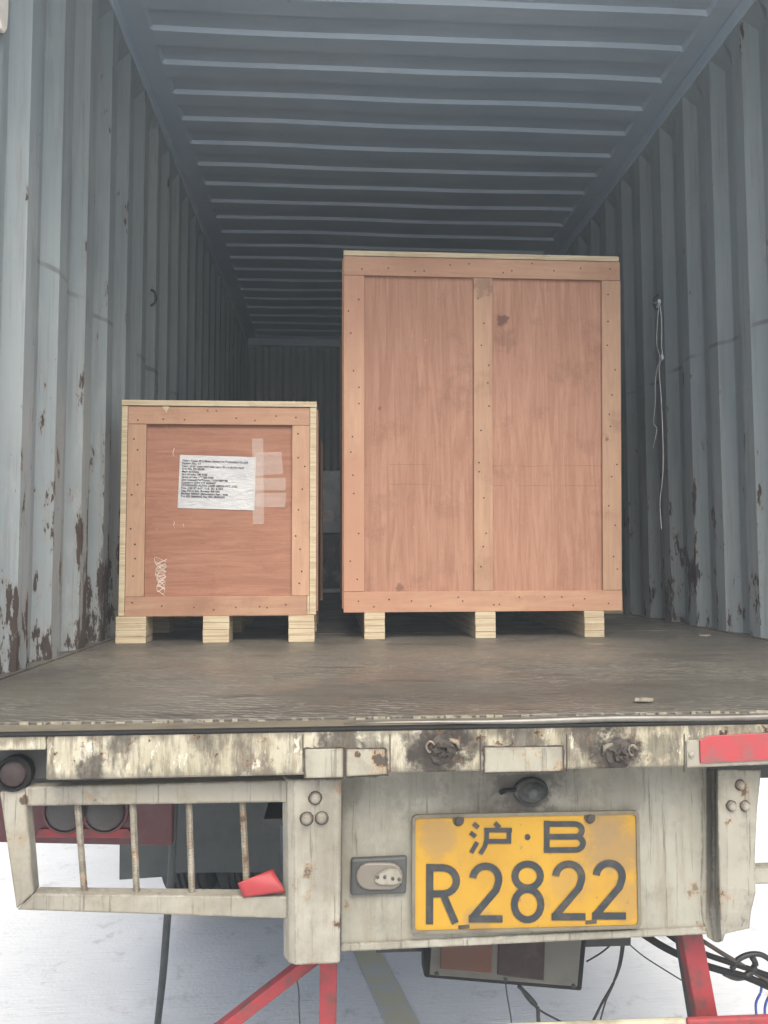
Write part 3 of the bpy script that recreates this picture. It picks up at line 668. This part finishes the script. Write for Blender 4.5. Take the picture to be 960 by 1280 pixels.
# welded plates, seams
for q in (((381, 937), (429, 936), (429, 972), (382, 973)), ((433, 937), (481, 937), (484, 968), (433, 971)), ((606, 935), (703, 934), (704, 964), (606, 966))):
    quado('weld_plate', q, YBm - .0045, .0055, M['wplate'], beam, .0015)
    m0 = Vector((sum(p[0] for p in q) / 4, sum(p[1] for p in q) / 4)); ring = []
    for e in range(4):
        a, b = Vector(q[e]), Vector(q[(e + 1) % 4])
        for k in range(9):
            pt = a.lerp(b, k / 9); dr = Vector((1.9 if pt.x > m0.x else -1.9, 1.9 if pt.y > m0.y else -1.9)) * random.uniform(.5, 1.5)
            ring.append(P(pt.x + dr.x, min(pt.y + dr.y, 973), YBm - .0018))
    bm = bm_new(); add_prism(bm, ring, (0, .003, 0)); obj('weld_bead', bm, M['rustd'], beam)
# flange strip with ragged top under the sill, seams
for px in (378, 487, 600, 708, 855):
    quado('weld_seam', ((px, 918), (px + 1.2, 918), (px + 1.4, 965), (px + .2, 965)), YBm - .0015, .003, M['rustd'], beam, .0005)
# rusty stubs
for (px, py), sgn in (((553, 936), 1), ((773, 941), -1)):
    c = P(px, py, YBm); bm = bm_new()
    add_lathe(bm, c, (0, -1, 0), [(.026, -.002), (.025, .003), (.018, .006), (.011, .007), (.010, .016), (.007, .018), (.003, .012)], 14)
    for v_ in bm.verts: v_.co += Vector([random.uniform(-.003, .003) for _ in range(3)])
    stub = obj('twist_stub', bm, M['rustd'], beam)
    c2 = c + Vector((-.022 * sgn, -.006, .006)); bm = bm_new()
    add_tube(bm, [c2 + Vector((.007 * math.cos(t), -.003, .009 * math.sin(t))) for t in [k * .6 for k in range(9)]], .0022, 6); obj('washer', bm, M['rod'], stub, 0, True)
    bm = bm_new(); add_tube(bm, [c + Vector((.012 * sgn, -.002, .016)), c + Vector((.026 * sgn, -.006, .012)), c + Vector((.028 * sgn, -.004, -.002))], [.004, .005, .002], 7)
    obj('torn_tab', bm, M['rod'], stub, 0, True)
# red reflector at the right
rp = quado('reflector_plate', ((858, 926), (985, 918), (985, 955), (859, 960)), YBm - .005, .006, M['rail'], beam, .002)
quado('reflector', ((875, 926), (886, 920), (985, 915), (985, 949), (876, 954)), YBm - .009, .004, M['reflect'], beam, .001)
bm = bm_new(); add_lathe(bm, P(864, 943, YBm - .005), (0, -1, 0), [(.005, -.001), (.005, .003), (.002, .004)], 10); obj('rivet', bm, M['rail'], beam)
# rear panel
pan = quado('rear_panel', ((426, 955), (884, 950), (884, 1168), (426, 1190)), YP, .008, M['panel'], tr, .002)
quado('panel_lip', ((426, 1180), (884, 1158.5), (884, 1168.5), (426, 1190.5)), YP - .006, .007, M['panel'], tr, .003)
# left post: broad folded post with three bolts
YQ = 1.36
def bolt(parent, px, py, Y, r, m):
    bm = bm_new(); c = P(px, py, Y)
    add_lathe(bm, c, (0, -1, 0), [(r * 1.02, -.001), (r * 1.0, .004), (r * .9, .0075), (r * .6, .0095), (r * .2, .010)], 16)
    o = obj('bolt', bm, m, parent, .0008)
    bm = bm_new(); add_lathe(bm, c, (0, -1, 0), [(r * 1.3, -.001), (r * 1.28, .0008), (r * 1.1, .0012)], 14)
    for v_ in bm.verts: v_.co += Vector((random.uniform(-.0008, .0008), 0, random.uniform(-.0012, .0006)))
    obj('washer', bm, M['rustd'], parent); return o
bm = bm_new(); zq0, zq1 = P(395, 1206, YQ).z, P(395, 974, YQ).z
xq0, xq1 = P(367, 1090, YQ).x, P(427, 1090, YQ).x
prof = [(xq0, YQ), (xq1 - .003, YQ), (xq1, YQ + .004), (xq1, YQ + .09), (xq0 - .022, YQ + .09), (xq0 - .022, YQ + .03), (xq0 - .012, YQ + .008)]
add_prism(bm, [(x, y, zq0) for x, y in prof], (0, 0, zq1 - zq0)); 
for v_ in bm.verts:
    if v_.co.z < zq0 + .01: v_.co.x += .004 if v_.co.x < xq0 + .01 else -.003
post = obj('guard_post', bm, M['post'], tr, .003)
for px, py in ((394, 997), (383.5, 1023), (402, 1022)): bolt(post, px, py, YQ, .0095, M['rail'])
# right post: bent plate with torn lower edge
def strip(name, cols, parent, m, thick):
    # cols: list of polylines (px,py,Y) of equal length, joined across
    bm = bm_new(); vv_ = [[bm.verts.new(P(*c)) for c in col] for col in cols]
    for i in range(len(cols) - 1):
        for k in range(len(cols[0]) - 1): bm.faces.new((vv_[i][k], vv_[i + 1][k], vv_[i + 1][k + 1], vv_[i][k + 1]))
    o = obj(name, bm, m, parent)
    s_ = o.modifiers.new('thick', 'SOLIDIFY'); s_.thickness = thick; s_.offset = 0
    b = o.modifiers.new('bevel', 'BEVEL'); b.width = .001; b.limit_method = 'ANGLE'
    return o
rpost = strip('guard_post', [
    [(877, 962, 1.43), (876, 1010, 1.43), (877, 1060, 1.43), (875, 1110, 1.43), (876, 1140, 1.43), (885, 1172, 1.425)],
    [(888, 962, 1.452), (889, 1010, 1.452), (890, 1060, 1.452), (889, 1110, 1.448), (887, 1140, 1.44), (892, 1177, 1.43)],
    [(896, 962, 1.452), (895, 1010, 1.45), (895, 1060, 1.448), (895, 1110, 1.44), (896, 1140, 1.43), (898, 1178, 1.42)],
    [(898, 962, 1.39), (898, 1010, 1.39), (899, 1060, 1.388), (900, 1110, 1.39), (901, 1140, 1.395), (903, 1176, 1.4)],
    [(908, 962, 1.386), (908, 1010, 1.386), (909, 1060, 1.383), (909, 1110, 1.386), (909, 1140, 1.39), (906, 1167, 1.4)],
    [(930, 962, 1.386), (930, 1010, 1.386), (928, 1060, 1.386), (926, 1110, 1.389), (922, 1140, 1.395), (922, 1163, 1.405)],
    [(951, 962, 1.386), (946, 1010, 1.388), (943, 1070, 1.389), (944, 1115, 1.394), (938, 1140, 1.405), (936, 1160, 1.415)]], tr, M['rail'], .004)
for px, py in ((925, 981), (914, 1007), (931, 1007)): bolt(rpost, px, py, 1.384, .008, M['rail'])
quado('guard_stub', ((938, 1086), (1020, 1084), (1020, 1104), (938, 1106)), 1.40, .03, M['rail'], tr, .003)
# left guard frame
YG = 1.375
gf = quado('guard_frame', ((30, 984), (366, 975), (366, 1003), (33, 1008)), YG, .03, M['rail'], tr, .003)
quado('frame_upright', ((-1, 990), (31, 983), (42, 1117), (20, 1137)), YG + .002, .028, M['rail'], gf, .003)
quado('frame_bottom_rail', ((20.5, 1138), (42.5, 1117), (360, 1121), (360, 1149)), YG + .001, .03, M['rail'], gf, .003)
for (a, b) in (((97, 1004), (106, 1119)), ((166, 1003), (171, 1119)), ((236, 1001), (240, 1120)), ((303, 1000), (309, 1120))):
    p, q = P(*a, YG + .016), P(*b, YG + .016); bm = bm_new(); n = 60
    add_tube(bm, [p.lerp(q, i / n) for i in range(n + 1)], [.0054 + .0006 * (i % 2) for i in range(n + 1)], 7)
    obj('rod', bm, M['rod'], gf)
bm = bm_new(); q4 = [Vector(p) for p in ((297, 1104), (341, 1086), (357, 1115), (304, 1122))]; n = 8; vv_ = []
for j in range(n + 1):
    row = []
    for i in range(n + 1):
        u, t = i / n, j / n; e = (q4[0] * (1 - u) + q4[1] * u) * (1 - t) + (q4[3] * (1 - u) + q4[2] * u) * t
        row.append(bm.verts.new(P(e.x, e.y, YG - .002 + .02 * (1 - t) ** 2 * u - .006 * math.sin(u * 3.1) * (1 - t))))
    vv_.append(row)
for j in range(n):
    for i in range(n): bm.faces.new((vv_[j][i], vv_[j][i + 1], vv_[j + 1][i + 1], vv_[j + 1][i]))
o = obj('red_sheet_scrap', bm, M['scrapc'], None, 0, True); md = o.modifiers.new('thick', 'SOLIDIFY'); md.thickness = .0015
tag(o, 'torn red reflective scrap caught on the white guard frame', 'scrap')

# ---- licence plate
YPl = YP - .012
pl4 = ((516.5, 1020), (798, 1014.5), (801, 1159.5), (516, 1167))
def pq(u, t, Y):
    a = [Vector(p) for p in pl4]; e = (a[0] * (1 - u) + a[1] * u) * (1 - t) + (a[3] * (1 - u) + a[2] * u) * t
    return P(e.x, e.y, Y)
def rounded(u0, u1, t0, t1, ru, rt, Y):
    out = []
    for cx, cy_, a0 in ((u1 - ru, t0 + rt, -90), (u1 - ru, t1 - rt, 0), (u0 + ru, t1 - rt, 90), (u0 + ru, t0 + rt, 180)):
        for k in range(5):
            t = R(a0 + 22.5 * k); out.append(pq(cx + ru * math.cos(t), cy_ + rt * math.sin(t), Y))
    return out
bm = bm_new(); add_prism(bm, rounded(0, 1, 0, 1, .022, .042, YPl), (0, .004, 0))
plate = obj('license_plate', bm, M['plate'], tr, .001)
bm = bm_new(); ou = rounded(-.004, 1.004, -.008, 1.008, .024, .045, YPl - .003); inn = rounded(.010, .990, .02, .98, .018, .035, YPl - .003)
vo = [bm.verts.new(p) for p in ou]; vi = [bm.verts.new(p) for p in inn]; wo_ = [bm.verts.new(p + Vector((0, .006, 0))) for p in ou]; wi = [bm.verts.new(p + Vector((0, .0025, 0))) for p in inn]
n = len(ou)
for i in range(n):
    j = (i + 1) % n
    bm.faces.new((vo[i], vo[j], vi[j], vi[i])); bm.faces.new((vo[i], wo_[i], wo_[j], vo[j])); bm.faces.new((vi[i], vi[j], wi[j], wi[i]))
obj('plate_rim', bm, M['sill'], plate)
def ch(name, strokes, wd):          # strokes in photo pixels x3 from (500,1000)
    bm = bm_new()
    for si, s_ in enumerate(strokes):
        closed = len(s_) > 2 and s_[0] == s_[-1]
        pts = [Vector((x / 3 + 500, y / 3 + 1000)) for x, y in s_]
        if closed: pts = pts[:-1]
        L_, R_ = [], []; m = len(pts)
        for i in range(m):
            a = pts[(i - 1) % m] if (closed or i > 0) else None; b = pts[(i + 1) % m] if (closed or i < m - 1) else None
            d1 = (pts[i] - a).normalized() if a is not None else (b - pts[i]).normalized()
            d2 = (b - pts[i]).normalized() if b is not None else d1
            t = (d1 + d2); t = t.normalized() if t.length > 1e-4 else d1
            nn = Vector((-t.y, t.x)); k = wd / 6 / max(.55, abs(nn.dot(Vector((-d1.y, d1.x)))))
            L_.append(pts[i] + nn * k); R_.append(pts[i] - nn * k)
        Y = YPl - .0018 - .00008 * si
        fl = [bm.verts.new(P(p.x, p.y, Y)) for p in L_]; fr = [bm.verts.new(P(p.x, p.y, Y)) for p in R_]
        bl = [bm.verts.new(P(p.x, p.y, YPl + .0005)) for p in L_]; br_ = [bm.verts.new(P(p.x, p.y, YPl + .0005)) for p in R_]
        for i in range(m if closed else m - 1):
            j = (i + 1) % m
            bm.faces.new((fl[i], fl[j], fr[j], fr[i])); bm.faces.new((fl[i], bl[i], bl[j], fl[j])); bm.faces.new((fr[i], fr[j], br_[j], br_[i]))
        if not closed:
            bm.faces.new((fl[0], fr[0], br_[0], bl[0])); bm.faces.new((fl[-1], bl[-1], br_[-1], fr[-1]))
    return obj(name, bm, M['ink'], plate)
def arc(cx, cy_, rx, ry_, a0, a1, n=12): return [(cx + rx * math.cos(R(a0 + (a1 - a0) * k / n)), cy_ + ry_ * math.sin(R(a0 + (a1 - a0) * k / n))) for k in range(n + 1)]
ch('character', [[(111, 466), (112, 240)], [(112, 254)] + arc(160, 303, 52, 49, -90, 90) + [(112, 352)], [(162, 354), (208, 462)]], 27)
def two(dx, dy): return [arc(322 + dx, 297 + dy, 49, 49, 185, 380, 14) + [(360 + dx, 338 + dy), (268 + dx, 446 + dy), ], [(258 + dx, 446 + dy), (385 + dx, 446 + dy)]]
ch('character', two(0, 0), 27); ch('character', two(311, -8), 27); ch('character', two(463, -11), 27)
c8 = arc(479, 285, 48, 45, 0, 360, 20); c8[-1] = c8[0]; c9 = arc(479, 392, 50, 57, 0, 360, 22); c9[-1] = c9[0]
ch('character', [c8, c9], 26)
ch('character', [[(551, 78), (551, 197)], [(540, 90)] + arc(655, 114, 28, 24, -90, 90) + [(551, 138)], [(551, 138)] + arc(658, 162, 29, 25, -90, 90) + [(540, 188)]], 21)
ch('character', [[(276, 88), (294, 104)], [(264, 122), (284, 138)], [(267, 198), (290, 158)], [(356, 86), (374, 104)], [(316, 113), (420, 113)], [(409, 108), (409, 163)], [(326, 155), (416, 155)], [(326, 108), (325, 150), (318, 175), (301, 202)]], 17)
bm = bm_new(); add_lathe(bm, P(500 + 478 / 3, 1000 + 138 / 3, YPl), (0, -1, 0), [(.0052, 0), (.0052, .0018)], 14); obj('character', bm, M['ink'], plate)
for px, py in ((573, 1025), (737, 1022)):
    bm = bm_new(); add_lathe(bm, P(px, py, YPl), (0, -1, 0), [(.0105, -.001), (.0105, .002), (.007, .003), (.0065, .007), (.003, .008)], 12); obj('plate_bolt', bm, M['rustd'], plate)
for px, py in ((580, 1159), (739, 1153)):
    quado('plate_slot', ((px - 7, py - 2), (px + 7, py - 3), (px + 7, py + 1.5), (px - 7, py + 2.5)), YPl - .0012, .002, M['rustd'], plate, .0005)
# plate lamp
bm = bm_new(); c = P(663, 988, YP)
add_lathe(bm, c, (0, -1, 0.0), [(.032, -.002), (.033, .004), (.031, .010), (.027, .013), (.0265, .010), (.024, .016), (.016, .021), (.004, .022)], 24)
for v_ in bm.verts: v_.co.z = c.z + (v_.co.z - c.z) * .78
pl = obj('plate_lamp', bm, M['dusty'], tr, 0, True)
tubeo('lamp_stub', [P(645, 987, YP - .01), P(632, 988, YP - .012), P(626, 991, YP - .004)], .004, M['rubber'], pl)
bm = bm_new(); add_lathe(bm, P(666, 992, YP - .0175), (0, -1, -.25), [(.013, -.004), (.012, .004), (.006, .007), (.001, .008)], 16); obj('lamp_lens', bm, M['olive'], pl, 0, True)
# slotted side device
dv = quado('marker_device', ((439, 1074), (509, 1071), (508, 1118), (438, 1120)), YP - .012, .013, M['olive'], tr, .004)
def capsule(x0, x1, cy_, r, Y): return [P(x, y, Y) for x, y in arc(x1 - r, cy_, r, r, -90, 90, 8) + arc(x0 + r, cy_, r, r, 90, 270, 8)]
bm = bm_new(); add_prism(bm, capsule(445, 504, 1096, 17, YP - .018), (0, .007, 0)); obj('device_lens', bm, M['lensb'], dv, .003)
bm = bm_new(); add_prism(bm, [P(x, y, YP - .022) for x, y in ((468, 1102), (470, 1094), (478, 1089), (485, 1086), (497, 1087), (503, 1094), (502, 1104), (490, 1107), (475, 1106))], (0, .004, 0)); obj('device_window', bm, M['rail'], dv, .001)
for k, (px, py) in enumerate(((472, 1096), (481, 1096), (491, 1098), (499, 1099))):
    bm = bm_new(); add_lathe(bm, P(px, py, YP - .022), (0, -1, 0), [(.003, 0), (.003, .002), (.001, .003)], 8); obj('device_bulb', bm, M['dark'], dv)

# ---- things hanging below and behind the panel
# tail lamp box
YT = 1.62
tb = quado('tail_lamp', ((529, 1150), (737, 1142), (728, 1240), (530, 1223)), YT, .05, M['rubber'], tr, .006)
quado('lamp_face', ((541, 1150), (730, 1144), (722, 1234), (537, 1219)), YT - .003, .005, M['boxgrey'], tb, .003)
quado('lens', ((550, 1150), (617, 1148), (615, 1218), (551, 1212)), YT - .008, .008, M['orange'], tb, .002)
quado('lens', ((624, 1148), (683, 1146), (680, 1226), (622, 1219)), YT - .008, .008, M['maroon'], tb, .002)
for px, py in ((546, 1217), (632, 1224), (717, 1232)):
    bm = bm_new(); add_lathe(bm, P(px, py, YT - .003), (0, -1, 0), [(.004, 0), (.004, .003), (.001, .004)], 8); obj('screw', bm, M['wire'], tb)
quado('lamp_bracket', ((470, 1165), (790, 1160), (789, 1183), (470, 1192)), YT + .052, .03, M['dark'], tr, .003)
# cables
Yc = 1.70
cabs = [([(631, 1220), (634, 1245), (639, 1275), (640, 1300)], .0016), ([(648, 1232), (662, 1252), (680, 1266), (705, 1280), (720, 1300)], .0022), ([(648, 1232), (670, 1256), (673, 1275), (676, 1310)], .0045),
        ([(778, 1175), (774, 1205), (766, 1230), (752, 1255), (735, 1290)], .0028), ([(781, 1175), (776, 1206), (766, 1232), (757, 1252), (748, 1285)], .002),
        ([(733, 1202), (750, 1192), (765, 1180)], .0018), ([(784, 1178), (804, 1195), (832, 1213), (858, 1229)], .0016), ([(858, 1229), (870, 1238), (880, 1245)], .0012),
        ([(366, 1208), (373, 1235), (374, 1265), (376, 1300)], .0016)]
for pts, r in cabs: tubeo('cable', spline([P(x, y, Yc) for x, y in pts]), r, M['wire'], tr, 6)
# red braces of the under-run bar
def brace(a, b, wpx, Y0, Y1, name='brace', m=M['redpaint']):
    p, q = P(*a, Y0), P(*b, Y1); d = (q - p).normalized(); s_ = d.cross(Vector((0, 1, 0))).normalized() * (wpx / FPX * Y0 / 2)
    bm = bm_new(); add_prism(bm, [p + s_, q + s_, q - s_, p - s_], (0, .03, 0)); return obj(name, bm, m, tr, .003)
brace((411, 1175), (409, 1330), 21, 1.50, 1.52)
brace((400, 1195), (255, 1308), 15, 1.56, 1.56)
brace((862, 1150), (888, 1290), 27, 1.50, 1.50)
quado('brace_flange', ((846, 1150), (864, 1150), (882, 1285), (868, 1285)), 1.525, .03, M['dark'], tr, .002)
# under-run bar with pale and red bands
ub = quado('underrun_bar', ((430, 1289), (858, 1274), (866, 1330), (430, 1345)), 1.46, .012, M['barw'], tr, .006)
quado('red_band', ((858.5, 1274), (1100, 1265), (1100, 1320), (866.5, 1330)), 1.46, .012, M['redpaint'], ub, .006)
# hoses at the right
Yh = 1.72
for pts, r, m in (([(800, 1165), (830, 1184), (868, 1202), (905, 1214), (935, 1222), (975, 1240)], .008, 'rubber'), ([(825, 1160), (850, 1178), (880, 1192), (912, 1203), (945, 1214), (980, 1226)], .0065, 'rubber'),
                  ([(878, 1176), (905, 1193), (930, 1208), (960, 1226), (985, 1240)], .005, 'rustd'), ([(915, 1212), (922, 1200), (937, 1193), (953, 1194), (968, 1206), (975, 1225)], .006, 'wire'),
                  ([(905, 1216), (920, 1222), (935, 1218), (944, 1206), (940, 1196)], .007, 'wire'), ([(952, 1228), (951, 1240), (945, 1254), (946, 1275), (948, 1300)], .0028, 'blue'), ([(965, 1240), (958, 1252), (956, 1268), (960, 1300)], .0028, 'blue')):
    tubeo('air_hose', spline([P(x, y, Yh) for x, y in pts]), r, M[m], tr, 8)
# tail lamp cluster on the left, behind the guard
YR = 2.05
rb = quado('lamp_panel', ((-25, 960), (216, 960), (214, 1058), (-22, 1053)), YR, .04, M['redlens'], tr, .004)
quado('lamp_strip', ((50, 1036), (160, 1036), (168, 1048), (44, 1047)), YR - .006, .007, M['redpaint'], rb, .002)
for px in (84, 133):
    bm = bm_new(); add_lathe(bm, P(px, 1012, YR), (0, -1, 0), [(.058, -.001), (.058, .012), (.052, .014), (.05, .01)], 28); obj('lamp_bezel', bm, M['redlens'], rb)
    bm = bm_new(); add_lathe(bm, P(px, 1012, YR), (0, -1, 0), [(.0495, .002), (.0495, .012), (.04, .022), (.02, .028), (.001, .03)], 28); obj('round_lens', bm, M['greylens'], rb, 0, True)
# mud flap, strap, bracket
YF = 3.25
fl = bm_new(); add_prism(fl, [P(x, y, YF) for x, y in ((150, 950), (350, 950), (350, 1091), (225, 1091), (208, 1096), (149, 1100))], (0, .012, 0)); obj('mud_flap', fl, M['flap'], tr, .002)
top = P(219, 950, 2.6); bot = PZ(197, 1280, .02)
tubeo('hanging_strap', spline([top, P(215, 1080, 2.62), P(209, 1150, 2.66), P(204, 1215, 2.75), bot]), .0125, M['flap'], tr, 6)
# chassis, axle and wheels under the container
cx = (XL + XR) / 2; zc = FLOOR_Z - .152
for s_ in (-1, 1):
    xx = cx + s_ * .48
    bm = bm_new(); add_box(bm, xx - .07, xx + .07, 2.2, 10.5, zc - .02, zc - .001); add_box(bm, xx - .008, xx + .008, 2.2, 10.5, zc - .28, zc - .0205); add_box(bm, xx - .07, xx + .07, 2.2, 10.5, zc - .30, zc - .2805)
    obj('chassis_rail', bm, M['dark'], tr)
for yy in (2.3, 3.3, 4.5, 5.7, 7.0): boxo('cross_member', TX0 + .06, TX1 - .06, yy, yy + .1, zc - .14, zc - .022, M['dark'], tr, .004)
RW = .50
def axle(AY):
    bm = bm_new(); add_tube(bm, [(TX0 + .05, AY, RW), (TX1 - .05, AY, RW)], .065, 16); obj('axle', bm, M['dark'], tr, 0, True)
def wheel(x0_, x1_, AY):
    bm = bm_new(); wdt = x1_ - x0_
    prof = [(.28, .0), (.44, .0), (.485, .02), (RW, .05)]
    for k in range(5):
        a_ = .05 + (wdt - .1) * k / 5; b_ = .05 + (wdt - .1) * (k + 1) / 5
        prof += [(RW, a_ + .004), (RW, b_ - .008), (RW - .014, b_ - .006), (RW - .014, b_ - .002)]
    prof += [(RW, wdt - .048), (.485, wdt - .02), (.44, wdt), (.28, wdt)]
    add_lathe(bm, (x0_, AY, RW), (1, 0, 0), prof, 40)
    t = obj('tyre', bm, M['tyre'], tr)
    bm = bm_new(); add_lathe(bm, (x0_ + .02, AY, RW), (1, 0, 0), [(.279, 0), (.26, .02), (.12, .06), (.12, wdt - .1), (.26, wdt - .06), (.279, wdt - .04)], 28); obj('rim', bm, M['steel'], t, 0, True)
for AY in (4.32, 5.62, 6.92):  # rear axle, then two unseen ones added to block light under the trailer
  axle(AY)
  for a_ in (TX0 + .02, TX0 + .29, TX1 - .54, TX1 - .27): wheel(a_, a_ + .25, AY)

# ------------------------------------------------------------------ haze volume, added as a bluish veil to lift the blacks
hz = bpy.data.materials.new('haze_veil'); hz.use_nodes = True; t_ = hz.node_tree; t_.nodes.clear()
pv = t_.nodes.new('ShaderNodeVolumePrincipled'); ho = t_.nodes.new('ShaderNodeOutputMaterial')
pv.inputs['Color'].default_value = (.82, .92, 1, 1); pv.inputs['Density'].default_value = HAZE; pv.inputs['Anisotropy'].default_value = 0
t_.links.new(pv.outputs[0], ho.inputs['Volume'])
bm = bm_new(); add_box(bm, -14, 14, -8, 16, -1, ROOF_Z + .4)
o = obj('haze', bm, hz); o['kind'] = 'stuff'; o.display_type = 'WIRE'
